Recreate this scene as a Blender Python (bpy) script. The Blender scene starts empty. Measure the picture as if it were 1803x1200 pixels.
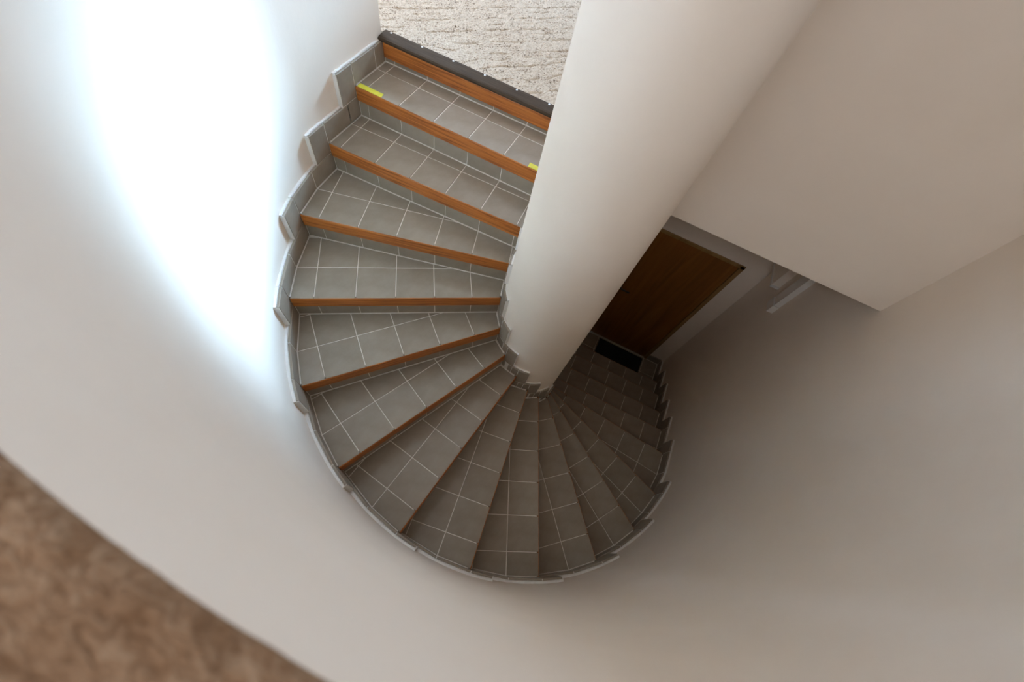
import bpy, bmesh, math, random
import numpy as np
from mathutils import Matrix, Vector, noise as mnoise

random.seed(7)
SC = 1.1                      # all plan numbers below are in units of 1.1 m
scn = bpy.context.scene
col = scn.collection

# ------------------------------------------------------------------ camera, world, light, exposure
cam_data = bpy.data.cameras.new('camera')
cam = bpy.data.objects.new('camera', cam_data)
col.objects.link(cam)
cam_data.sensor_width = 36.0
cam_data.lens = 708.17 / 1803 * 36.0
cam_data.clip_start = 0.02
cam_data.clip_end = 100
ROT = Matrix(((0.89410614, -0.44319726, 0.06442362),
              (0.41882992, 0.77651984, -0.47074243),
              (0.15860553, 0.44787624, 0.87991543)))
cam.matrix_world = Matrix.Translation(Vector((0.0282, -1.3285, 1.1914)) * SC) @ ROT.to_4x4()
cam_data.dof.use_dof = True
cam_data.dof.focus_distance = 2.4
cam_data.dof.aperture_fstop = 2.8
scn.camera = cam

world = bpy.data.worlds.new('world')
scn.world = world
world.use_nodes = True
world.node_tree.nodes['Background'].inputs[0].default_value = (0.62, 0.78, 1.0, 1)
world.node_tree.nodes['Background'].inputs[1].default_value = 0.03

scn.view_settings.view_transform = 'Standard'
scn.view_settings.look = 'None'
scn.view_settings.gamma = 1
scn.view_settings.exposure = 0.0
scn.view_settings.use_curve_mapping = False
scn.cycles.use_denoising = True
scn.cycles.sample_clamp_indirect = 0.0
scn.cycles.max_bounces = 10
scn.cycles.diffuse_bounces = 8
scn.cycles.caustics_reflective = False
scn.cycles.caustics_refractive = False


def area(name, loc, target, sx, sy, power, color, spread=180):
    d = bpy.data.lights.new(name, 'AREA')
    d.shape = 'RECTANGLE'
    d.size = sx * SC
    d.size_y = sy * SC
    d.energy = power
    d.color = color
    d.spread = math.radians(spread)
    o = bpy.data.objects.new(name, d)
    col.objects.link(o)
    o.location = Vector(loc) * SC
    dirv = Vector(target) - Vector(loc)
    o.rotation_euler = dirv.to_track_quat('-Z', 'Y').to_euler()
    return o


# sky through the unseen hall window, in three widths to soften its patch;
# the rest are added fills with no known source behind them
area('hall_window_sky', (-0.8, 3.5, 1.8), (-1.25, -0.6, 0.1), 0.5, 0.8, 9.0, (0.45, 0.71, 1.0), 10)
area('hall_window_cloud', (-0.8, 3.5, 1.8), (-1.25, -0.6, 0.1), 0.4, 0.7, 7.6, (0.44, 0.70, 1.0), 18)
area('hall_window_haze', (-0.8, 3.5, 1.8), (-1.25, -0.6, 0.1), 0.3, 0.6, 1.3, (0.50, 0.72, 1.0), 25)
area('hall_fill', (-0.6, 2.22, 0.8), (-0.6, -0.6, 0.8), 1.2, 0.6, 18.0, (0.52, 0.72, 1.0))  # added fill facing the stairs from the hall, no fixture there
area('parapet_fill', (-1.0, 1.9, 2.3), (-0.1, -1.4, 0.9), 0.6, 0.4, 10.5, (0.55, 0.75, 1.0), 90)  # added fill aimed at the wall below the parapet, no lamp there
area('hall_side_fill', (-3.1, 1.4, 1.4), (0.0, 0.8, 1.0), 1.0, 1.0, 83.0, (0.60, 0.76, 1.0))  # added fill from the left of the hall
area('west_fill', (-3.1, -1.0, 1.6), (0.0, 0.0, 1.0), 1.0, 1.0, 57.0, (0.53, 0.73, 1.0))  # added fill from the west for column and right wall
area('east_fill', (3.1, -1.4, 1.6), (0.0, 0.0, 1.0), 1.0, 1.0, 7.5, (0.54, 0.74, 1.0))  # weak added fill from the east
area('rear_overhead_fill', (-0.2, -2.95, 2.55), (-0.2, -2.95, 0.0), 1.8, 0.8, 54.0, (0.75, 0.85, 1.0))  # added overhead fill behind the camera, no panel there

# ------------------------------------------------------------------ materials
def nodes_of(name):
    m = bpy.data.materials.new(name)
    m.use_nodes = True
    nt = m.node_tree
    return m, nt, nt.nodes['Principled BSDF']


def add(nt, kind, **kw):
    n = nt.nodes.new(kind)
    for k, v in kw.items():
        if k in n.inputs:
            n.inputs[k].default_value = v
        else:
            setattr(n, k, v)
    return n


def coords(nt, scale=(1, 1, 1), which='Object'):
    tc = nt.nodes.new('ShaderNodeTexCoord')
    mp = nt.nodes.new('ShaderNodeMapping')
    mp.inputs['Scale'].default_value = scale
    nt.links.new(tc.outputs[which], mp.inputs[0])
    return mp.outputs[0]


def ramp(nt, src, stops):
    r = nt.nodes.new('ShaderNodeValToRGB')
    el = r.color_ramp.elements
    while len(el) < len(stops):
        el.new(0.5)
    for e, (p, c) in zip(el, stops):
        e.position = p
        e.color = (*c, 1)
    nt.links.new(src, r.inputs[0])
    return r.outputs[0]


def bump(nt, bs, src, strength, dist):
    b = nt.nodes.new('ShaderNodeBump')
    b.inputs['Strength'].default_value = strength
    b.inputs['Distance'].default_value = dist
    nt.links.new(src, b.inputs['Height'])
    nt.links.new(b.outputs[0], bs.inputs['Normal'])


def noise_mat(name, stops, scale=20, rough=0.6, bstr=0.2, bdist=0.002, stretch=(1, 1, 1), detail=5, which='Object', spec=0.5, bscale=None, metal=0.0):
    m, nt, bs = nodes_of(name)
    v = coords(nt, stretch, which)
    n = add(nt, 'ShaderNodeTexNoise', Scale=scale, Detail=detail)
    nt.links.new(v, n.inputs['Vector'])
    nt.links.new(ramp(nt, n.outputs[0], stops), bs.inputs['Base Color'])
    bs.inputs['Roughness'].default_value = rough
    bs.inputs['Specular IOR Level'].default_value = spec
    bs.inputs['Metallic'].default_value = metal
    src = n.outputs[0]
    if bscale:
        n2 = add(nt, 'ShaderNodeTexNoise', Scale=bscale, Detail=4)
        nt.links.new(v, n2.inputs['Vector'])
        src = n2.outputs[0]
    if bstr:
        bump(nt, bs, src, bstr, bdist)
    return m


M = {}
M['plaster'] = noise_mat('white_plaster', [(0.3, (0.80, 0.70, 0.595)), (0.7, (0.83, 0.73, 0.625))], scale=3, rough=0.85, bstr=0.25, bdist=0.002, bscale=45, spec=0.2)
M['grout'] = noise_mat('pale_grout', [(0.3, (0.74, 0.68, 0.61)), (0.7, (0.84, 0.78, 0.71))], scale=30, rough=0.9, bstr=0.1, spec=0.2)
M['filler'] = noise_mat('white_filler', [(0.3, (0.74, 0.71, 0.67)), (0.7, (0.82, 0.79, 0.75))], scale=40, rough=0.9, bstr=0.3, bdist=0.002, spec=0.2)


def tile_mat(name, dark, light):
    m, nt, bs = nodes_of(name)
    v = coords(nt)
    oi = nt.nodes.new('ShaderNodeObjectInfo')
    n = add(nt, 'ShaderNodeTexNoise', Scale=9, Detail=8, Roughness=0.65)
    nt.links.new(v, n.inputs['Vector'])
    addn = add(nt, 'ShaderNodeMath', operation='MULTIPLY_ADD')
    addn.inputs[1].default_value = 0.22
    nt.links.new(oi.outputs['Random'], addn.inputs[0])
    nt.links.new(n.outputs[0], addn.inputs[2])
    sub = add(nt, 'ShaderNodeMath', operation='SUBTRACT')
    sub.inputs[1].default_value = 0.11
    nt.links.new(addn.outputs[0], sub.inputs[0])
    nt.links.new(ramp(nt, sub.outputs[0], [(0.25, dark), (0.75, light)]), bs.inputs['Base Color'])
    n2 = add(nt, 'ShaderNodeTexNoise', Scale=38, Detail=6, Distortion=1.2)
    nt.links.new(v, n2.inputs['Vector'])
    bump(nt, bs, n2.outputs[0], 0.32, 0.0015)
    bs.inputs['Roughness'].default_value = 0.5
    bs.inputs['Specular IOR Level'].default_value = 0.4
    return m


M['tile'] = tile_mat('grey_clinker_tile', (0.258, 0.210, 0.158), (0.346, 0.292, 0.230))


def wood_mat(name, c0, c1, c2, gs=(2.2, 60, 60), rough=0.45, bs_=0.15):
    m, nt, bs = nodes_of(name)
    v = coords(nt, gs)
    n = add(nt, 'ShaderNodeTexNoise', Scale=1.0, Detail=6, Distortion=1.4)
    nt.links.new(v, n.inputs['Vector'])
    nt.links.new(ramp(nt, n.outputs[0], [(0.30, c0), (0.5, c1), (0.72, c2)]), bs.inputs['Base Color'])
    bs.inputs['Roughness'].default_value = rough
    bump(nt, bs, n.outputs[0], bs_, 0.001)
    return m


M['nosing'] = wood_mat('oiled_hardwood', (0.16, 0.038, 0.006), (0.44, 0.135, 0.022), (0.60, 0.21, 0.040))
M['door'] = wood_mat('door_veneer', (0.17, 0.060, 0.009), (0.23, 0.083, 0.013), (0.28, 0.108, 0.019), gs=(9, 9, 0.8), rough=0.4, bs_=0.05)
M['door_trim'] = wood_mat('door_frame_wood', (0.22, 0.12, 0.035), (0.29, 0.16, 0.05), (0.34, 0.20, 0.07), gs=(9, 9, 1.2), rough=0.5, bs_=0.05)
M['strip'] = noise_mat('dark_edging', [(0.3, (0.046, 0.031, 0.019)), (0.7, (0.080, 0.055, 0.035))], scale=8, stretch=(1, 14, 14), rough=0.7, bstr=0.2, bdist=0.001, spec=0.15)
M['screw'] = noise_mat('screw_metal', [(0.3, (0.75, 0.75, 0.74)), (0.7, (0.85, 0.85, 0.84))], scale=50, rough=0.35, bstr=0, metal=0.3)
M['tape'] = noise_mat('yellow_tape', [(0.3, (0.62, 0.56, 0.03)), (0.7, (0.72, 0.66, 0.05))], scale=40, rough=0.5, bstr=0.15, bdist=0.0006)
M['black'] = noise_mat('black_metal', [(0.3, (0.015, 0.014, 0.013)), (0.7, (0.03, 0.028, 0.026))], scale=30, rough=0.4, bstr=0)
M['steel'] = noise_mat('threshold_steel', [(0.3, (0.55, 0.53, 0.5)), (0.7, (0.68, 0.66, 0.63))], scale=30, rough=0.35, bstr=0, metal=0.6)
M['mat'] = noise_mat('black_mat_fibre', [(0.3, (0.010, 0.010, 0.010)), (0.7, (0.022, 0.021, 0.020))], scale=160, rough=0.95, bstr=0.5, bdist=0.004)
M['duct'] = noise_mat('white_plastic', [(0.3, (0.74, 0.70, 0.65)), (0.7, (0.78, 0.74, 0.69))], scale=12, rough=0.45, bstr=0)


def carpet_mat():
    m, nt, bs = nodes_of('cream_loop_pile')
    v = coords(nt)
    vo = add(nt, 'ShaderNodeTexVoronoi', Scale=170)
    nt.links.new(v, vo.inputs['Vector'])
    n = add(nt, 'ShaderNodeTexNoise', Scale=95, Detail=4)
    nt.links.new(v, n.inputs['Vector'])
    big = add(nt, 'ShaderNodeTexNoise', Scale=14, Detail=3)
    nt.links.new(v, big.inputs['Vector'])
    mx = add(nt, 'ShaderNodeMath', operation='MULTIPLY_ADD')
    mx.inputs[1].default_value = 0.35
    nt.links.new(big.outputs[0], mx.inputs[0])
    nt.links.new(n.outputs[0], mx.inputs[2])
    nt.links.new(ramp(nt, mx.outputs[0], [(0.44, (0.11, 0.08, 0.055)), (0.54, (0.39, 0.315, 0.24)), (0.62, (0.58, 0.49, 0.39)), (0.85, (0.67, 0.59, 0.485))]), bs.inputs['Base Color'])
    bs.inputs['Roughness'].default_value = 1.0
    bs.inputs['Specular IOR Level'].default_value = 0.1
    bump(nt, bs, vo.outputs['Distance'], 0.7, 0.004)
    return m


M['carpet'] = carpet_mat()


def cap_mat():
    m, nt, bs = nodes_of('brown_felt')
    v = coords(nt, (1, 1.9, 1))
    n = add(nt, 'ShaderNodeTexNoise', Scale=75, Detail=5, Distortion=1.6)
    nt.links.new(v, n.inputs['Vector'])
    b = add(nt, 'ShaderNodeTexNoise', Scale=16, Detail=3)
    nt.links.new(v, b.inputs['Vector'])
    mx = add(nt, 'ShaderNodeMath', operation='MULTIPLY_ADD')
    mx.inputs[1].default_value = 0.5
    nt.links.new(b.outputs[0], mx.inputs[0])
    nt.links.new(n.outputs[0], mx.inputs[2])
    nt.links.new(ramp(nt, mx.outputs[0], [(0.50, (0.165, 0.083, 0.038)), (0.72, (0.255, 0.145, 0.078)), (0.98, (0.37, 0.24, 0.145))]), bs.inputs['Base Color'])
    bs.inputs['Roughness'].default_value = 0.9
    bs.inputs['Specular IOR Level'].default_value = 0.2
    bump(nt, bs, n.outputs[0], 0.9, 0.006)
    return m


M['cap'] = cap_mat()

# ------------------------------------------------------------------ mesh helpers (plan units in, metres out)
def link(name, bm, mat, parent=None, origin=None, rotz=0.0, smooth=False):
    """bm is in plan units, world position; stored as a mesh around its own origin"""
    me = bpy.data.meshes.new(name)
    if origin is None:
        vs = [v.co for v in bm.verts]
        origin = Vector((sum(v.x for v in vs) / len(vs), sum(v.y for v in vs) / len(vs), min(v.z for v in vs)))
    inv = Matrix.Rotation(-rotz, 4, 'Z') @ Matrix.Translation(-Vector(origin))
    bmesh.ops.transform(bm, matrix=Matrix.Scale(SC, 4) @ inv, verts=bm.verts)
    bmesh.ops.recalc_face_normals(bm, faces=bm.faces)
    for f in bm.faces:
        f.smooth = smooth
    bm.to_mesh(me)
    bm.free()
    me.materials.append(M[mat])
    o = bpy.data.objects.new(name, me)
    col.objects.link(o)
    wm = Matrix.Translation(Vector(origin) * SC) @ Matrix.Rotation(rotz, 4, 'Z')
    if parent is not None:
        o.parent = parent
        p = parent
        base = Matrix.Identity(4)
        chain = []
        while p is not None:
            chain.append(p)
            p = p.parent
        for q in reversed(chain):
            base = base @ q.matrix_basis
        o.matrix_basis = base.inverted() @ wm
    else:
        o.matrix_basis = wm
    return o


def prism(bm, poly, z0, z1, chamfer=0.0):
    """upright prism over a plan polygon; the top edge is chamfered when asked"""
    n = len(poly)
    cx = sum(p[0] for p in poly) / n
    cy = sum(p[1] for p in poly) / n
    lo = [bm.verts.new((p[0], p[1], z0)) for p in poly]
    rings = [lo]
    if chamfer:
        rings.append([bm.verts.new((p[0], p[1], z1 - chamfer)) for p in poly])
        top = []
        for p in poly:
            dx, dy = cx - p[0], cy - p[1]
            L = math.hypot(dx, dy) or 1
            k = min(chamfer * 1.4 / L, 0.3)
            top.append(bm.verts.new((p[0] + dx * k, p[1] + dy * k, z1)))
        rings.append(top)
    else:
        rings.append([bm.verts.new((p[0], p[1], z1)) for p in poly])
    for a, b in zip(rings, rings[1:]):
        for i in range(n):
            j = (i + 1) % n
            bm.faces.new((a[i], a[j], b[j], b[i]))
    bm.faces.new(rings[-1])
    bm.faces.new(list(reversed(lo)))


def box(bm, a, b):
    prism(bm, [(a[0], a[1]), (b[0], a[1]), (b[0], b[1]), (a[0], b[1])], a[2], b[2])


def hull8(bm, q0, q1):
    """solid between two quads"""
    a = [bm.verts.new(p) for p in q0]
    b = [bm.verts.new(p) for p in q1]
    bm.faces.new(a)
    bm.faces.new(list(reversed(b)))
    for i in range(4):
        j = (i + 1) % 4
        bm.faces.new((a[i], b[i], b[j], a[j]))


def clip(poly, p, n):
    """keep the side where (x-p).n >= 0"""
    out = []
    for i in range(len(poly)):
        a, b = poly[i], poly[(i + 1) % len(poly)]
        da = (a[0] - p[0]) * n[0] + (a[1] - p[1]) * n[1]
        db = (b[0] - p[0]) * n[0] + (b[1] - p[1]) * n[1]
        if da >= 0:
            out.append(a)
        if (da >= 0) != (db >= 0):
            t = da / (da - db)
            out.append((a[0] + t * (b[0] - a[0]), a[1] + t * (b[1] - a[1])))
    return out


def area2(poly):
    return 0.5 * abs(sum(poly[i][0] * poly[(i + 1) % len(poly)][1] - poly[(i + 1) % len(poly)][0] * poly[i][1] for i in range(len(poly))))


def thing(name, label, cat, loc, group=None):
    o = bpy.data.objects.new(name, None)
    col.objects.link(o)
    o.empty_display_size = 0.1
    o.matrix_basis = Matrix.Translation(Vector(loc) * SC)
    o['label'] = label
    o['category'] = cat
    if group:
        o['group'] = group
    return o


def structure(o):
    o['kind'] = 'structure'
    return o


# ------------------------------------------------------------------ plan curves
class Curve:
    def __init__(self, pts):
        self.p = np.array(pts, float)
        d = np.hypot(*(self.p[1:] - self.p[:-1]).T)
        self.s = np.r_[0, np.cumsum(d)]

    def at(self, u):
        return np.array([np.interp(u, self.s, self.p[:, 0]), np.interp(u, self.s, self.p[:, 1])])

    def tang(self, u):
        t = self.at(u + 0.01) - self.at(u - 0.01)
        return t / np.hypot(*t)

    def cross(self, p, n, guess=None):
        """arc length where the curve crosses the line through p with normal n"""
        d = (self.p - np.array(p)) @ np.array(n)
        k = np.nonzero(d[:-1] * d[1:] <= 0)[0]
        us = [self.s[i] + (self.s[i + 1] - self.s[i]) * d[i] / (d[i] - d[i + 1]) for i in k]
        if not us:
            return None
        if guess is None:
            return us[0]
        return min(us, key=lambda u: np.hypot(*(self.at(u) - guess)))


def outer_pt(phi, off):
    r = 1.377 + off + 0.035 * abs(math.cos(phi)) ** 16
    return (0.008 + r * math.cos(phi), r * math.sin(phi))


def outer_curve(off, n0=0.62, n1=1.5):
    pts = [(0.008 - 1.412 - off, n0 - k * n0 / 12) for k in range(12)]
    pts += [outer_pt(math.radians(180 + a), off) for a in np.arange(0, 180.5, 1.0)]
    pts += [(0.008 + 1.412 + off, n1 * k / 24) for k in range(1, 25)]
    return pts


CI = (-0.0138, 0.0013)


def inner_curve(off, n0=0.62, n1=1.5):
    r = 0.288 + off
    pts = [(CI[0] - r, n0 - k * n0 / 12) for k in range(12)]
    pts += [(CI[0] + r * math.cos(math.radians(180 + a)), CI[1] + r * math.sin(math.radians(180 + a))) for a in np.arange(0, 180.5, 2.0)]
    pts += [(CI[0] + r, n1 * k / 24) for k in range(1, 25)]
    return pts


OUT = Curve(outer_curve(0))             # face of the outer skirting tiles
OUTB = outer_curve(0.024)               # plaster behind
INN = Curve(inner_curve(0))
RW_IN = 0.266

# nosing lines: point on the tile grid, direction angle (deg), step rise
H = 0.16456
NOSE = {0: ((-1.347, 0.590), 0.0), 1: ((-1.350, 0.321), -0.4), 2: ((-1.341, 0.049), 2.21), 3: ((-1.267, -0.290), 15.75),
        4: ((-1.094, -0.625), 31.29), 5: ((-0.857, -0.918), 47.88), 6: ((-0.542, -1.131), 64.45), 7: ((-0.166, -1.239), 80.92),
        8: ((0.216, -1.229), 97.26), 9: ((0.578, -1.109), 113.39), 10: ((0.872, -0.853), 129.58), 11: ((1.0717, -0.5472), 145.18),
        12: ((1.1906, -0.2254), 159.3), 13: ((1.246, 0.132), 174.56), 14: ((1.244, 0.397), 180), 15: ((1.239, 0.650), 180),
        16: ((1.242, 0.918), 180), 17: ((1.240, 1.160), 180)}
Z = {i: -i * H for i in range(19)}
Z[0] = -0.063
S = 0.2            # tile module
D = 0.1932         # depth of the front row
G = 0.0046         # joint
SET = 0.008        # riser face behind the nosing line
HS, WS = 0.105, 0.115        # outer skirting: height over tread, overhang past the nosing
HSI, WSI = 0.080, 0.072


def dirs(i):
    a = math.radians(NOSE[i][1])
    return np.array(NOSE[i][0]), np.array([math.cos(a), math.sin(a)]), np.array([-math.sin(a), math.cos(a)])


# ------------------------------------------------------------------ setting: walls
def wall_from_curve(name, inner, thick, z0, z1, mat='plaster', nz=1):
    bm = bmesh.new()
    n = len(inner)
    outer = []
    for k in range(n):
        a = np.array(inner[max(k - 1, 0)])
        b = np.array(inner[min(k + 1, n - 1)])
        t = (b - a) / np.hypot(*(b - a))
        outer.append((inner[k][0] + t[1] * thick, inner[k][1] - t[0] * thick))
    rows = []
    for j in range(nz + 1):
        z = z0 + (z1 - z0) * j / nz
        rows.append(([bm.verts.new((*p, z)) for p in inner], [bm.verts.new((*p, z)) for p in outer]))
    for (i0, o0), (i1, o1) in zip(rows, rows[1:]):
        for k in range(n - 1):
            bm.faces.new((i0[k], i0[k + 1], i1[k + 1], i1[k]))
            bm.faces.new((o0[k + 1], o0[k], o1[k], o1[k + 1]))
        bm.faces.new((i0[0], i1[0], o1[0], o0[0]))
        bm.faces.new((i0[-1], o0[-1], o1[-1], i1[-1]))
    for (i_, o_) in (rows[0], rows[-1]):
        for k in range(n - 1):
            bm.faces.new((i_[k], o_[k], o_[k + 1], i_[k + 1]))
    o = link(name, bm, mat, smooth=True)
    m = o.modifiers.new('edges', 'EDGE_SPLIT')
    m.split_angle = math.radians(35)
    return structure(o)


ZB = Z[18]
CAPZ = 0.955
ZC = 2.6                                             # ceiling of the upper hall
EWL = OUTB[0][0]
EWR = OUTB[-1][0]
low_curve = [p for p in OUTB]
wall_from_curve('wall_outer', low_curve, 0.16, ZB - 0.1, CAPZ)

# round column the steps wind around
bm = bmesh.new()
pl = [(CI[0] + RW_IN * math.cos(math.radians(a)), CI[1] + RW_IN * math.sin(math.radians(a))) for a in range(0, 360, 4)]
prism(bm, pl, ZB - 0.1, ZC)
column = link('column', bm, 'plaster', smooth=True)
md = column.modifiers.new('edges', 'EDGE_SPLIT')
md.split_angle = math.radians(35)
column['label'] = 'thick white plastered round column that the spiral stairs wind around'
column['category'] = 'column'

bm = bmesh.new()                                      # wall between the lower flight and the space under the upper flight
box(bm, (CI[0] - RW_IN, 0.05, ZB - 0.1), (CI[0] + RW_IN - 0.004, 1.50, -0.30))
structure(link('wall_middle', bm, 'plaster'))

NB = 0.462                                            # face of the partition over the lower flight
bm = bmesh.new()
box(bm, (CI[0] + 0.24, NB, -0.187), (EWR, NB + 0.14, ZC))
box(bm, (CI[0] + 0.04, 0.12, -0.31), (CI[0] + 0.24, NB + 0.14, ZC))  # unseen connector added to stop light leaking past the column
structure(link('wall_back', bm, 'plaster'))

bm = bmesh.new()                                      # soffit slab over the lower landing
box(bm, (CI[0] + RW_IN, NB + 0.14, -0.187), (EWR, 1.60, -0.047))
structure(link('ceiling_lower', bm, 'plaster'))

ND = 1.507                                            # wall with the door at the foot of the stairs
DL, DR, DT = 0.40, 1.262, -1.145
bm = bmesh.new()
box(bm, (CI[0] + RW_IN - 0.02, ND, ZB - 0.1), (DL, ND + 0.12, -0.187))
box(bm, (DR, ND, ZB - 0.1), (EWR + 0.02, ND + 0.12, -0.187))
box(bm, (DL, ND, DT), (DR, ND + 0.12, -0.187))
structure(link('wall_lower', bm, 'plaster'))

# upper hall shell
bm = bmesh.new()
box(bm, (-3.2, 0.60, -0.20), (0.40, 2.35, -0.049))
structure(link('floor', bm, 'grout'))
bm = bmesh.new()
box(bm, (0.40, 1.60, -0.20), (3.2, 2.35, -0.049))
structure(link('floor_hall', bm, 'grout'))
bm = bmesh.new()
prism(bm, [(-3.2, -3.5), (3.2, -3.5), (3.2, -1.62), (-3.2, -1.62)], -0.2, -0.05)
structure(link('floor_rear', bm, 'grout'))


def holed(name, axis, const, thick, u0, u1, v0, v1, hole):
    bm = bmesh.new()
    a0, a1, b0, b1 = hole
    for (p0, p1, q0, q1) in ((u0, a0, v0, v1), (a1, u1, v0, v1), (a0, a1, v0, b0), (a0, a1, b1, v1)):
        if p1 - p0 < 1e-4 or q1 - q0 < 1e-4:
            continue
        if axis == 'n':
            box(bm, (p0, const, q0), (p1, const + thick, q1))
        elif axis == 'e':
            box(bm, (const, p0, q0), (const + thick, p1, q1))
        else:
            box(bm, (p0, q0, const), (p1, q1, const + thick))
    return structure(link(name, bm, 'plaster'))


holed('wall_north', 'n', 2.3, 0.15, -3.2, 3.2, -0.2, ZC, (-1.3, 0.05, 0.45, 2.55))
holed('wall_south', 'n', -3.65, 0.15, -3.2, 3.2, -0.2, ZC, (0, 0, 0, 0))
holed('ceiling', 'z', ZC, 0.12, -3.35, 3.35, -3.65, 2.45, (0, 0, 0, 0))
holed('wall_west', 'e', -3.35, 0.15, -3.65, 0.55, -0.2, ZC, (-1.6, -0.4, 1.0, 2.2))
holed('wall_northwest', 'e', -3.35, 0.15, 0.55, 2.45, -0.2, ZC, (0.85, 1.95, 0.85, 1.95))
holed('wall_east', 'e', 3.2, 0.15, -3.65, 2.45, -0.2, ZC, (-2.0, -0.8, 1.0, 2.2))
bm = bmesh.new()                                       # the hall wall that the left flank of the stairwell ends in
box(bm, (-3.2, 0.47, -0.2), (EWL - 0.16, 0.62, ZC))
structure(link('wall_left', bm, 'plaster'))
bm = bmesh.new()
box(bm, (EWR + 0.16, NB, -0.2), (3.2, NB + 0.14, ZC))
structure(link('wall_right', bm, 'plaster'))

# ------------------------------------------------------------------ staircase
stairs = thing('staircase', 'winding staircase of grey tiled steps with orange-brown wooden nosings around the white column', 'staircase', (0, 0, ZB))
far = 3.0


def tread_edges(i):
    """half-planes of tread i: (point, inward normal)"""
    p, e, n = dirs(i)
    hp = [(p, n)]
    if i - 1 in NOSE:
        p0, e0, n0 = dirs(i - 1)
        hp.append((p0 + n0 * (SET - G), -n0))
    return hp


U = {}
UI = {}
for i in NOSE:
    p, e, n = dirs(i)
    U[i] = OUT.cross(p, n, p - 0.3 * e if i > 2 else p)
    # nearest crossing on the outer side
    cand = None
    d = (OUT.p - p) @ n
    ks = np.nonzero(d[:-1] * d[1:] <= 0)[0]
    best = None
    for k in ks:
        u = OUT.s[k] + (OUT.s[k + 1] - OUT.s[k]) * d[k] / (d[k] - d[k + 1])
        al = (OUT.at(u) - p) @ e
        if best is None or al < best[0]:
            best = (al, u)
    U[i] = best[1]
    d = (INN.p - p) @ n
    ks = np.nonzero(d[:-1] * d[1:] <= 0)[0]
    best = None
    for k in ks:
        u = INN.s[k] + (INN.s[k + 1] - INN.s[k]) * d[k] / (d[k] - d[k + 1])
        al = (INN.at(u) - p) @ e
        if best is None or al < best[0]:
            best = (al, u)
    if best is None:                                   # the line misses the column: nearest point of it
        u = INN.s[np.argmin(np.abs(d))]
        best = (0, u)
    UI[i] = best[1]


def strip_piece(name, curve, sgn, u0, u1, z0, z1, parent, g0=True, g1=True, gb=True, gt=False):
    """flat skirting tile standing along a plan curve; sgn +1: wall lies to the right of the walking direction"""
    h = G / 2
    a = curve.at(u0 + (h if g0 else 0))
    b = curve.at(u1 - (h if g1 else 0))
    if np.hypot(*(b - a)) < 0.006:
        return None
    t = (b - a) / np.hypot(*(b - a))
    nrm = np.array([t[1], -t[0]]) * sgn                # towards the wall
    th = 0.011
    lo = z0 + (0.003 if gb else 0)
    hi = z1 - (h if gt else 0)
    bm = bmesh.new()
    c = 0.0015
    q0 = [(*(a + t * c), lo + c), (*(b - t * c), lo + c), (*(b - t * c), hi - c), (*(a + t * c), hi - c)]
    q1 = [(*(a + nrm * c), lo), (*(b + nrm * c), lo), (*(b + nrm * c), hi), (*(a + nrm * c), hi)]
    q2 = [(*(a + nrm * th), lo), (*(b + nrm * th), lo), (*(b + nrm * th), hi), (*(a + nrm * th), hi)]
    v = [[bm.verts.new(p) for p in q] for q in (q0, q1, q2)]
    bm.faces.new(v[0])
    bm.faces.new(list(reversed(v[2])))
    for x, y in ((0, 1), (1, 2)):
        for k in range(4):
            j = (k + 1) % 4
            bm.faces.new((v[x][k], v[y][k], v[y][j], v[x][j]))
    return link(name, bm, 'tile', parent)


def backing(curve, wallcurve, u0, u1, z0, z1, parent, sgn, over=0.0035):
    """mortar bed between the skirting tiles and the plaster, its top edge left rough and proud"""
    bm = bmesh.new()
    seg = 5
    rows = []
    for k in range(seg + 1):
        u = u0 + (u1 - u0) * k / seg
        p = curve.at(u)
        t = curve.tang(u)
        nrm = np.array([t[1], -t[0]]) * sgn
        j = random.uniform(-0.0025, 0.0025)
        a = p + nrm * 0.0022
        b = p + nrm * (0.026 + j)
        zt = z1 + over + random.uniform(-0.002, 0.003)
        am = p + nrm * 0.0125
        rows.append([bm.verts.new((*a, z0)), bm.verts.new((*a, z1 - 0.004)), bm.verts.new((*am, z1 - 0.004)), bm.verts.new((*am, zt)), bm.verts.new((*b, zt)), bm.verts.new((*b, z0))])
    for r0, r1 in zip(rows, rows[1:]):
        for k in range(6):
            j = (k + 1) % 6
            bm.faces.new((r0[k], r0[j], r1[j], r1[k]))
    bm.faces.new(rows[0])
    bm.faces.new(list(reversed(rows[-1])))
    return link('skirting_mortar', bm, 'filler', parent)


def grid_pieces(i, hp, z0, z1, name, parent, dep0=None):
    p, e, n = dirs(i)
    big = [(-far, -far), (far, -far), (far, far), (-far, far)]
    for row in range(3):
        if row == 0:
            t0, t1 = 0.0, D
        else:
            t0, t1 = D + (row - 1) * S, D + row * S
        for k in range(-4, 10):
            q = [p + e * (k * S + G / 2) + n * (t0 + (G / 2 if row else 0)), p + e * ((k + 1) * S - G / 2) + n * (t0 + (G / 2 if row else 0)),
                 p + e * ((k + 1) * S - G / 2) + n * (t1 - G / 2), p + e * (k * S + G / 2) + n * (t1 - G / 2)]
            poly = [tuple(x) for x in q]
            for hpp, hn in hp:
                poly = clip(poly, hpp, hn)
                if len(poly) < 3:
                    break
            if len(poly) < 3 or area2(poly) < 1.2e-4:
                continue
            bm = bmesh.new()
            clean = []
            for v in poly:
                if not clean or math.hypot(v[0] - clean[-1][0], v[1] - clean[-1][1]) > 1e-4:
                    clean.append(v)
            if math.hypot(clean[0][0] - clean[-1][0], clean[0][1] - clean[-1][1]) < 1e-4:
                clean.pop()
            if len(clean) < 3:
                continue
            dz = random.uniform(-0.0004, 0.0004)
            prism(bm, clean, z0, z1 + dz, 0.0012)
            link(name, bm, 'tile', parent)


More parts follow.
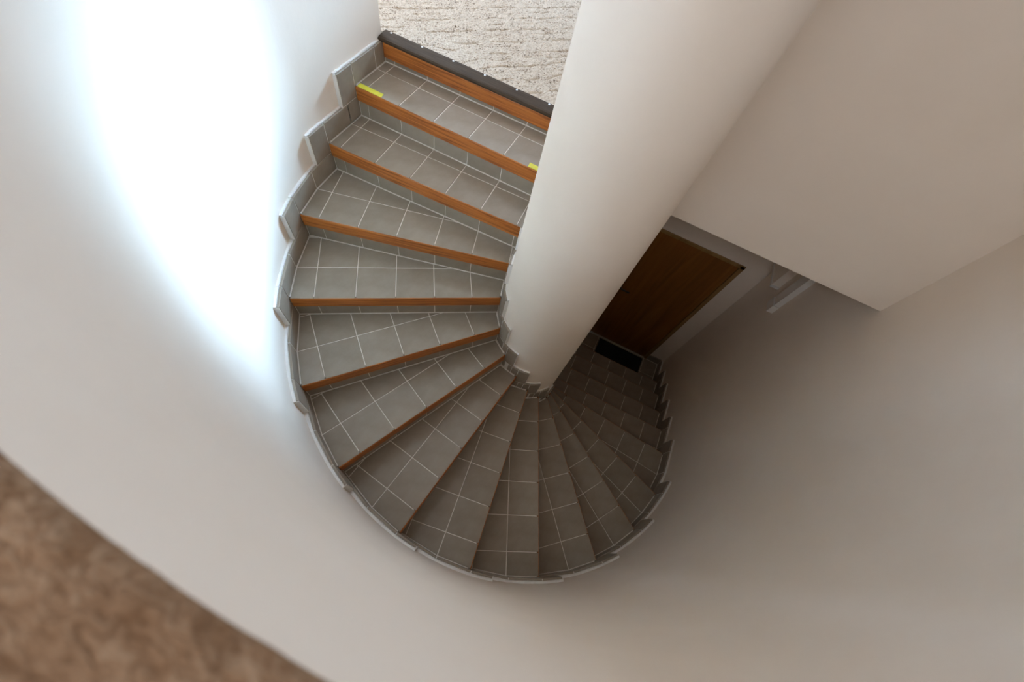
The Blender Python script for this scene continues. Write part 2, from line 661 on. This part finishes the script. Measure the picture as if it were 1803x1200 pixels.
def curve_poly(cur, u0, u1, n=8):
    return [tuple(cur.at(u0 + (u1 - u0) * k / n)) for k in range(n + 1)]


for i in range(0, 19):
    last = i == 18
    if last:
        p, e, n = np.array((1.240, ND - 0.01 - 0.36)), np.array([-1.0, 0]), np.array([0, -1.0])
    else:
        p, e, n = dirs(i)
    zi = Z[i]
    # ---- body: a grout-coloured block under the tiles, from the riser behind to this riser's face
    bm = bmesh.new()
    if i == 0:
        prism(bm, [(EWL, 0.59 + SET + 0.006), (CI[0] - 0.2, 0.59 + SET + 0.006), (CI[0] - 0.2, 0.66), (EWL, 0.66)], Z[1] - 0.2, zi - 0.001)
    else:
        # outline: outer arc from riser i-1 to riser i, then inner arc back, slightly inside the walls
        p0, e0, n0 = dirs(i - 1)
        lim = SET + 0.006
        if last:
            outl = [(EWR, 1.16 + 0.004), (EWR, ND + 0.1), (CI[0] + RW_IN - 0.01, ND + 0.1), (CI[0] + RW_IN - 0.01, 1.16 + 0.004)]
        else:
            uo0, uo1 = U[i - 1], U[i]
            ob = Curve(outer_curve(0.020))
            ib = Curve(inner_curve(-0.016))
            s = ob.s[-1] / OUT.s[-1]
            poly_o = [tuple(ob.at(u * s)) for u in np.linspace(uo0 - 0.06, uo1 + 0.06, 12)]
            si = ib.s[-1] / INN.s[-1]
            poly_i = [tuple(ib.at(u * si)) for u in np.linspace(UI[i] + 0.06, max(UI[i - 1] - 0.06, 0), 8)]
            outl = poly_o + poly_i
            outl = clip(outl, p + n * (SET + 0.0028), n)
            outl = clip(outl, p0 + n0 * (SET + 0.009), -n0)
            cl = []
            for v in outl:
                if not cl or math.hypot(v[0] - cl[-1][0], v[1] - cl[-1][1]) > 1e-3:
                    cl.append(v)
            outl = cl
        prism(bm, outl, zi - 0.40 if not last else zi - 0.1, zi - 0.0022)
    step = link('step', bm, 'grout', stairs)
    # ---- tread tiles
    if i > 0:
        if last:
            hp = [((0, 1.16 + SET - 0.0), (0, 1.0)), ((0, ND - 0.012), (0, -1.0)), ((EWR - 0.03, 0), (-1.0, 0)), ((CI[0] + 0.288 + G, 0), (1.0, 0))]
            NOSE[18] = ((1.240, ND - 0.36), 180.0)
            pp, ee, nn = dirs(18)
            hp = [((0, 1.16 - SET + G), (0, 1.0)), ((0, ND - 0.012), (0, -1.0)), ((EWR - 0.03, 0), (-1.0, 0)), ((CI[0] + 0.288 + G, 0), (1.0, 0))]
            # the landing is tiled from its own grid, rows parallel to the last nosing
            NOSE[18] = ((1.240, ND - 0.02), 180.0)
            p18, e18, n18 = dirs(18)
            for row in range(2):
                for k in range(-2, 7):
                    y1 = ND - 0.014 - row * 0.196
                    y0 = y1 - 0.196 + G
                    x1 = 1.240 - k * S
                    x0 = x1 - S + G
                    poly = [(x0, y0), (x1, y0), (x1, y1), (x0, y1)]
                    for a, b in hp:
                        poly = clip(poly, a, b)
                    if len(poly) >= 3 and area2(poly) > 1e-4:
                        bm = bmesh.new()
                        prism(bm, poly, zi - 0.01, zi, 0.0012)
                        link('tread_tile', bm, 'tile', step)
            del NOSE[18]
        else:
            hp = tread_edges(i)
            # row joint on the outer curve
            pr = p + n * D
            ur = OUT.cross(pr, n, OUT.at(0.5 * (U[i] + U[i - 1])))
            if ur is None or not (U[i - 1] + 0.02 < ur < U[i] - 0.02):
                ur = 0.5 * (U[i - 1] + U[i])
            joints = [U[i - 1] - 0.0, ur, U[i]]
            for a, b in zip(joints, joints[1:]):
                pa, pb = OUT.at(a), OUT.at(b)
                t = (pb - pa) / np.hypot(*(pb - pa))
                inward = np.array([-t[1], t[0]])
                hp.append((pa + inward * G, inward))
            um = 0.5 * (UI[i] + UI[i - 1])
            uri = 0.5 * um + 0.5 * UI[i - 1] if UI[i] - UI[i - 1] > 0.05 else um
            pm = INN.at(um)
            t = INN.tang(um)
            hp.append((pm + np.array([t[1], -t[0]]) * G, np.array([t[1], -t[0]])))
            grid_pieces(i, hp, zi - 0.010, zi, 'tread_tile', step)
            # ---- outer skirting
            zn = zi - H
            strip_piece('skirting_tile', OUT, 1, U[i - 1] - SET, ur, zi, zi + HS, step, g0=False)
            strip_piece('skirting_tile', OUT, 1, ur, U[i], zi, zi + HS, step)
            strip_piece('skirting_tile', OUT, 1, U[i], U[i] + WS, zn + HS, zi + HS, step, g1=False)
            backing(OUT, None, U[i - 1] - 0.02, U[i] + 0.004, zi, zi + HS, step, 1)
            backing(OUT, None, U[i] + 0.004, U[i] + WS + 0.004, zn, zi + HS, step, 1)
            # ---- inner skirting
            if UI[i] - UI[i - 1] > 0.03:
                uq = UI[i - 1] + max(0.6 * (UI[i] - UI[i - 1]), min(WSI, 0.6 * (UI[i] - UI[i - 1])))
                w = min(WSI, 0.75 * (UI[i] - UI[i - 1]))
                strip_piece('skirting_tile', INN, -1, UI[i - 1] - SET, uq, zi, zi + HSI, step, g0=False)
                strip_piece('skirting_tile', INN, -1, uq, UI[i], zi, zi + HSI, step)
                strip_piece('skirting_tile', INN, -1, UI[i], UI[i] + w, zn + HSI, zi + HSI, step, g1=False)
                backing(INN, None, UI[i - 1] - 0.01, UI[i] + 0.002, zi, zi + HSI, step, -1)
                backing(INN, None, UI[i] + 0.002, UI[i] + w + 0.002, zn, zi + HSI, step, -1)
    # ---- riser below this nosing
    if not last:
        zn = Z[i + 1]
        ztop = zi - 0.060
        Lo = OUT.at(U[i])
        Li = INN.at(UI[i])
        a0 = (Lo - p) @ e + 0.003
        a1 = (Li - p) @ e - 0.003
        # wooden nosing: rounded front edge, its own lengthwise frame so that the grain runs along it
        wt, wh = 0.0055, 0.074
        prof = [(0.0, -wh), (-wt * 0.8, -wh), (-wt, -wh + 0.003), (-wt, -0.006), (-wt * 0.75, -0.002), (-wt * 0.3, -0.0004), (-0.001, -0.0008), (-0.001, -0.014), (0.002, -0.016)]
        bm = bmesh.new()
        A = [bm.verts.new((*(p + e * a0 + n * (q[0] + 0.002)), zi + q[1])) for q in prof]
        Bv = [bm.verts.new((*(p + e * a1 + n * (q[0] + 0.002)), zi + q[1])) for q in prof]
        m_ = len(prof)
        for k in range(m_):
            j = (k + 1) % m_
            bm.faces.new((A[k], A[j], Bv[j], Bv[k]))
        bm.faces.new(A)
        bm.faces.new(list(reversed(Bv)))
        mid = p + e * (0.5 * (a0 + a1) + random.uniform(-0.2, 0.2))
        link('wooden_nosing', bm, 'nosing', step, origin=Vector((mid[0], mid[1], zi - wh)), rotz=math.radians(NOSE[i][1]))
        for k in range(-4, 10):
            b0 = max(k * S + G / 2, a0)
            b1 = min((k + 1) * S - G / 2, a1)
            if b1 - b0 < 0.012:
                continue
            bm = bmesh.new()
            f0 = p + e * b0 + n * SET
            f1 = p + e * b1 + n * SET
            hull8(bm, [(*f0, zn + G * 0.8), (*f1, zn + G * 0.8), (*f1, ztop), (*f0, ztop)],
                  [(*(f0 + n * 0.010), zn + G * 0.8), (*(f1 + n * 0.010), zn + G * 0.8), (*(f1 + n * 0.010), ztop), (*(f0 + n * 0.010), ztop)])
            link('riser_tile', bm, 'tile', step)
        if i == 0:                                      # plaster/wood return over the first riser's left end is the wall itself
            pass

# skirting on the lower landing
bm = None
lastp = None
for k, (a, b) in enumerate(((U[17] - 0.0, U[17] + 0.17), (U[17] + 0.17, OUT.s[-1]))):
    strip_piece('skirting_tile', OUT, 1, a, b, Z[18], Z[18] + HS, step)
backing(OUT, None, U[17], OUT.s[-1], Z[18], Z[18] + HS, step, 1)
strip_piece('skirting_tile', Curve([(EWR - 0.024, ND - 0.012), (DR + 0.004, ND - 0.012)]), 1, 0.0, EWR - DR - 0.03, Z[18], Z[18] + HS, step)

# ------------------------------------------------------------------ door at the foot
door = bpy.data.objects.new('door_1', None)
col.objects.link(door)
door.matrix_basis = Matrix.Translation(Vector((0.5 * (DL + DR), ND, ZB)) * SC)
structure(door)
door['label'] = 'dark brown wooden door at the bottom of the stairs'
bm = bmesh.new()
box(bm, (DL + 0.03, ND - 0.004, ZB + 0.012), (DR - 0.034, ND + 0.032, DT - 0.030))
leaf = link('door_leaf', bm, 'door', door)
bm = bmesh.new()
box(bm, (DL - 0.005, ND - 0.012, ZB), (DL + 0.026, ND + 0.10, DT))
link('door_jamb', bm, 'door_trim', door)
bm = bmesh.new()
box(bm, (DR - 0.030, ND - 0.012, ZB), (DR + 0.006, ND + 0.10, DT))
link('door_jamb', bm, 'door_trim', door)
bm = bmesh.new()
box(bm, (DL - 0.005, ND - 0.012, DT - 0.026), (DR + 0.006, ND + 0.10, DT + 0.004))
link('door_head', bm, 'door_trim', door)
bm = bmesh.new()
box(bm, (DL + 0.026, ND - 0.02, ZB - 0.01), (DR - 0.03, ND + 0.02, ZB + 0.010))
link('threshold', bm, 'steel', door)
bm = bmesh.new()
box(bm, (DL - 0.01, ND + 0.09, ZB), (DR + 0.01, ND + 0.11, DT))
link('door_backing', bm, 'door', door)


def tube(bm, pts, r, seg=10):
    rings = []
    for k, p in enumerate(pts):
        p = Vector(p)
        a = Vector(pts[max(k - 1, 0)])
        b = Vector(pts[min(k + 1, len(pts) - 1)])
        t = (b - a).normalized()
        x = t.orthogonal().normalized() if k == 0 else (rx - t * rx.dot(t)).normalized()
        rx = x
        y = t.cross(x)
        rings.append([bm.verts.new(p + r * (math.cos(2 * math.pi * q / seg) * x + math.sin(2 * math.pi * q / seg) * y)) for q in range(seg)])
    for r0, r1 in zip(rings, rings[1:]):
        for q in range(seg):
            j = (q + 1) % seg
            bm.faces.new((r0[q], r0[j], r1[j], r1[q]))
    bm.faces.new(rings[0])
    bm.faces.new(list(reversed(rings[-1])))


bm = bmesh.new()
hz = -1.975
hx = 0.497
tube(bm, [(hx, ND - 0.004, hz), (hx, ND - 0.040, hz), (hx + 0.008, ND - 0.05, hz), (hx + 0.05, ND - 0.05, hz - 0.003), (hx + 0.112, ND - 0.048, hz - 0.006)], 0.0085)
tube(bm, [(hx, ND + 0.002, hz), (hx, ND - 0.010, hz)], 0.024, 16)
link('door_handle', bm, 'black', leaf)
bm = bmesh.new()
tube(bm, [(hx, ND + 0.002, hz + 0.075), (hx, ND - 0.010, hz + 0.075)], 0.022, 16)
link('lock_rosette', bm, 'black', leaf)

# black door mat on the lower landing
bm = bmesh.new()
prism(bm, [(0.66, 1.215), (1.225, 1.215), (1.225, 1.47), (0.66, 1.47)], Z[18], Z[18] + 0.010, 0.003)
o = link('door_mat', bm, 'mat')
o['label'] = 'black rectangular door mat on the dark landing before the brown door'
o['category'] = 'door mat'

# ------------------------------------------------------------------ ducts under the slab on the right wall
duct = thing('cable_duct', 'long white vertical cable duct on the right wall below the slab', 'cable duct', (EWR, 1.06, -1.0))
bm = bmesh.new()
box(bm, (EWR - 0.040, 1.005, -0.925), (EWR, 1.090, -0.187))
link('duct_cover', bm, 'duct', duct)
bm = bmesh.new()
box(bm, (EWR - 0.043, 1.002, -1.0), (EWR, 1.093, -0.930))
link('end_cap', bm, 'duct', duct)
bx = thing('boxed_casing', 'short beige boxed casing in the corner between cable duct and door wall', 'casing', (EWR, 1.36, -0.97))
bm = bmesh.new()
box(bm, (EWR - 0.06, 1.23, -0.955), (EWR, 1.50, -0.187))
link('casing_body', bm, 'plaster', bx)
bm = bmesh.new()
box(bm, (EWR - 0.064, 1.222, -0.975), (EWR, 1.505, -0.955))
link('casing_lid', bm, 'duct', bx)

# ------------------------------------------------------------------ carpet, edging, tapes
def carpet():
    ang = math.radians(45.9)
    rd = np.array([math.cos(ang), math.sin(ang)])
    pd = np.array([math.sin(ang), -math.cos(ang)])
    e0, e1, n0, n1 = -2.40, 0.38, 0.630, 2.28
    st = 0.0040
    ne, nn_ = int((e1 - e0) / st), int((n1 - n0) / st)
    xs = np.linspace(e0, e1, ne)
    ys = np.linspace(n0, n1, nn_)
    X, Y = np.meshgrid(xs, ys)
    rng = np.random.default_rng(3)

    def vnoise(x, y, seed):
        r = np.random.default_rng(seed)
        tab = r.random((256, 256))
        xi, yi = np.floor(x).astype(int), np.floor(y).astype(int)
        fx, fy = x - xi, y - yi
        fx = fx * fx * (3 - 2 * fx)
        fy = fy * fy * (3 - 2 * fy)
        g = lambda a, b: tab[a % 256, b % 256]
        return (g(xi, yi) * (1 - fx) + g(xi + 1, yi) * fx) * (1 - fy) + (g(xi, yi + 1) * (1 - fx) + g(xi + 1, yi + 1) * fx) * fy

    along = X * rd[0] + Y * rd[1]
    acr = X * pd[0] + Y * pd[1]
    wob = (vnoise(along * 9, acr * 3, 1) - 0.5) * 0.03 + (vnoise(along * 30, acr * 9, 2) - 0.5) * 0.012
    ph = ((acr + wob) / 0.112)
    dist = np.abs(ph - np.round(ph)) * 0.112
    row = np.round(ph)
    on = vnoise(along * 14 + row * 17.3, row * 5.1, 4)
    groove = np.exp(-(dist / 0.0045) ** 2) * np.clip((on - 0.18) * 3, 0, 1)
    ph2 = ((acr - wob * 1.4) / 0.112 + 0.5)
    d2 = np.abs(ph2 - np.round(ph2)) * 0.112
    on2 = vnoise(along * 16 + np.round(ph2) * 11.7, np.round(ph2) * 3.3, 5)
    groove2 = np.exp(-(d2 / 0.004) ** 2) * np.clip((on2 - 0.55) * 3, 0, 1)
    pits = np.clip(vnoise(along * 75, acr * 110, 6) - 0.72, 0, 1) * 3.2
    tuft = vnoise(X * 190, Y * 190, 7)
    hgt = 0.0045 * tuft + 0.004 * vnoise(X * 60, Y * 60, 8) - 0.0095 * groove - 0.008 * groove2 - 0.005 * pits
    Zc = -0.045 + hgt
    v = np.stack([X, Y, Zc], -1).reshape(-1, 3)
    # skirt down to the floor all round
    idx = np.arange(ne * nn_).reshape(nn_, ne)
    f = np.stack([idx[:-1, :-1], idx[:-1, 1:], idx[1:, 1:], idx[1:, :-1]], -1).reshape(-1, 4)
    org = np.array([(e0 + e1) / 2, (n0 + n1) / 2, -0.049])
    me = bpy.data.meshes.new('carpet')
    vv = ((v - org) * SC)
    me.vertices.add(len(vv))
    me.vertices.foreach_set('co', vv.ravel())
    me.loops.add(f.size)
    me.loops.foreach_set('vertex_index', f.ravel())
    me.polygons.add(len(f))
    me.polygons.foreach_set('loop_start', np.arange(0, f.size, 4))
    me.polygons.foreach_set('loop_total', np.full(len(f), 4))
    me.polygons.foreach_set('use_smooth', np.ones(len(f), bool))
    me.update()
    me.materials.append(M['carpet'])
    o = bpy.data.objects.new('carpet', me)
    col.objects.link(o)
    o.location = Vector(org) * SC
    o['label'] = 'cream textured loop pile carpet on the landing at the top of the stairs'
    o['category'] = 'carpet'


carpet()

edge = thing('edging_strip', 'dark brown screwed edging strip holding the carpet edge at the landing', 'edging strip', (-0.9, 0.63, -0.063))
x0, x1 = EWL + 0.006, CI[0] - 0.24
prof = [(0.583, -0.062), (0.577, -0.056), (0.577, -0.050), (0.582, -0.0435), (0.592, -0.0405), (0.640, -0.0365), (0.654, -0.0375), (0.657, -0.046), (0.657, -0.0615)]
bm = bmesh.new()
A = [bm.verts.new((x0, *q)) for q in prof]
Bv = [bm.verts.new((x1, *q)) for q in prof]
for k in range(len(prof)):
    j = (k + 1) % len(prof)
    bm.faces.new((A[k], A[j], Bv[j], Bv[k]))
bm.faces.new(A)
bm.faces.new(list(reversed(Bv)))
link('edging_profile', bm, 'strip', edge, origin=Vector((0.5 * (x0 + x1), 0.62, -0.064)))
for k in range(6):
    bm = bmesh.new()
    cx = -1.382 + 0.1833 * k
    rings = []
    for rr, zz in ((0.0058, -0.0385), (0.0058, -0.0352), (0.0042, -0.0340)):
        rings.append([bm.verts.new((cx + rr * math.cos(q * math.pi / 6), 0.642 + rr * math.sin(q * math.pi / 6), zz)) for q in range(12)])
    for r0, r1 in zip(rings, rings[1:]):
        for q in range(12):
            bm.faces.new((r0[q], r0[(q + 1) % 12], r1[(q + 1) % 12], r1[q]))
    bm.faces.new(rings[-1])
    bm.faces.new(list(reversed(rings[0])))
    link('screw_head', bm, 'screw', edge)

p, e, n = dirs(1)
for (a0, a1, lab) in ((-1.393, -1.255, 'longer yellow tape strip at the wall end of the top step edge'), (-0.413, -0.31, 'short yellow tape strip at the column end of the top step edge')):
    bm = bmesh.new()
    b0, b1 = a0 - p[0], a1 - p[0]
    q = [p + e * b0 + n * 0.001, p + e * (b1 + 0.004) + n * 0.0, p + e * b1 + n * 0.030, p + e * (b0 - 0.002) + n * 0.032]
    prism(bm, [tuple(v) for v in q], Z[1] + 0.0002, Z[1] + 0.0022, 0.0004)
    o = link('tape_strip', bm, 'tape')
    o['label'] = lab
    o['category'] = 'tape'
    o['group'] = 'yellow tape strips on the top step'

# ------------------------------------------------------------------ brown cover on the parapet
def parapet_cap():
    bm = bmesh.new()
    rows = []
    cur = Curve(OUTB)
    nu = 900
    prof = []
    w = 0.19
    z0, hcap, rr = CAPZ, 0.020, 0.010
    prof.append((0.004, z0))
    prof.append((-0.006, z0 + 0.002))
    for k in range(7):
        a = math.pi - k * math.pi / 2 / 6
        prof.append((0.002 + rr * math.cos(a), z0 + hcap - rr + rr * math.sin(a)))
    for k in range(1, 15):
        prof.append((0.002 + (w - 0.004) * k / 15, z0 + hcap))
    for k in range(7):
        a = math.pi / 2 - k * math.pi / 2 / 6
        prof.append((w - rr + rr * math.cos(a), z0 + hcap - rr + rr * math.sin(a)))
    prof.append((w, z0))
    for j in range(nu + 1):
        u = cur.s[-1] * j / nu
        if cur.at(u)[1] > 0.44:
            continue
        p = cur.at(u)
        t = cur.tang(u)
        nr = np.array([t[1], -t[0]])
        ring = []
        for (o_, z) in prof:
            q = p + nr * o_
            d = 0.0
            if z > z0 + 0.004:
                d = 0.0035 * mnoise.noise(Vector((q[0] * 60, q[1] * 60, z * 40))) + 0.003 * mnoise.noise(Vector((q[0] * 130, q[1] * 130, z * 30)))
            ring.append(bm.verts.new((q[0] - nr[0] * d * 0.6, q[1] - nr[1] * d * 0.6, z + d)))
        rows.append(ring)
    m = len(prof)
    for r0, r1 in zip(rows, rows[1:]):
        for k in range(m):
            j = (k + 1) % m
            bm.faces.new((r0[k], r0[j], r1[j], r1[k]))
    bm.faces.new(rows[0])
    bm.faces.new(list(reversed(rows[-1])))
    o = link('parapet_cover', bm, 'cap', smooth=True)
    o['label'] = 'brown fuzzy cover on top of the curved white parapet wall, out of focus'
    o['category'] = 'ledge cover'


parapet_cap()

# ------------------------------------------------------------------ unseen windows of the upper hall, side ones added around the fill lights
def window(name, axis, c, u0, u1, v0, v1, d):
    root = bpy.data.objects.new(name, None)
    col.objects.link(root)
    mid = (0.5 * (u0 + u1), c, v0) if axis == 'n' else (c, 0.5 * (u0 + u1), v0)
    root.matrix_basis = Matrix.Translation(Vector(mid) * SC)
    structure(root)
    f = 0.05
    for (a0, a1, b0, b1) in ((u0, u0 + f, v0, v1), (u1 - f, u1, v0, v1), (u0 + f, u1 - f, v0, v0 + f), (u0 + f, u1 - f, v1 - f, v1)):
        bm = bmesh.new()
        if axis == 'n':
            box(bm, (a0, c, b0), (a1, c + d, b1))
        else:
            box(bm, (c, a0, b0), (c + d, a1, b1))
        link('window_frame', bm, 'duct', root)


window('window_1', 'n', 2.36, -1.3, 0.05, 0.45, 2.55, 0.05)
window('added_window_2', 'e', -3.30, -1.6, -0.4, 1.0, 2.2, 0.05)
window('added_window_3', 'e', -3.30, 0.85, 1.95, 0.85, 1.95, 0.05)
window('added_window_4', 'e', 3.25, -2.0, -0.8, 1.0, 2.2, 0.05)
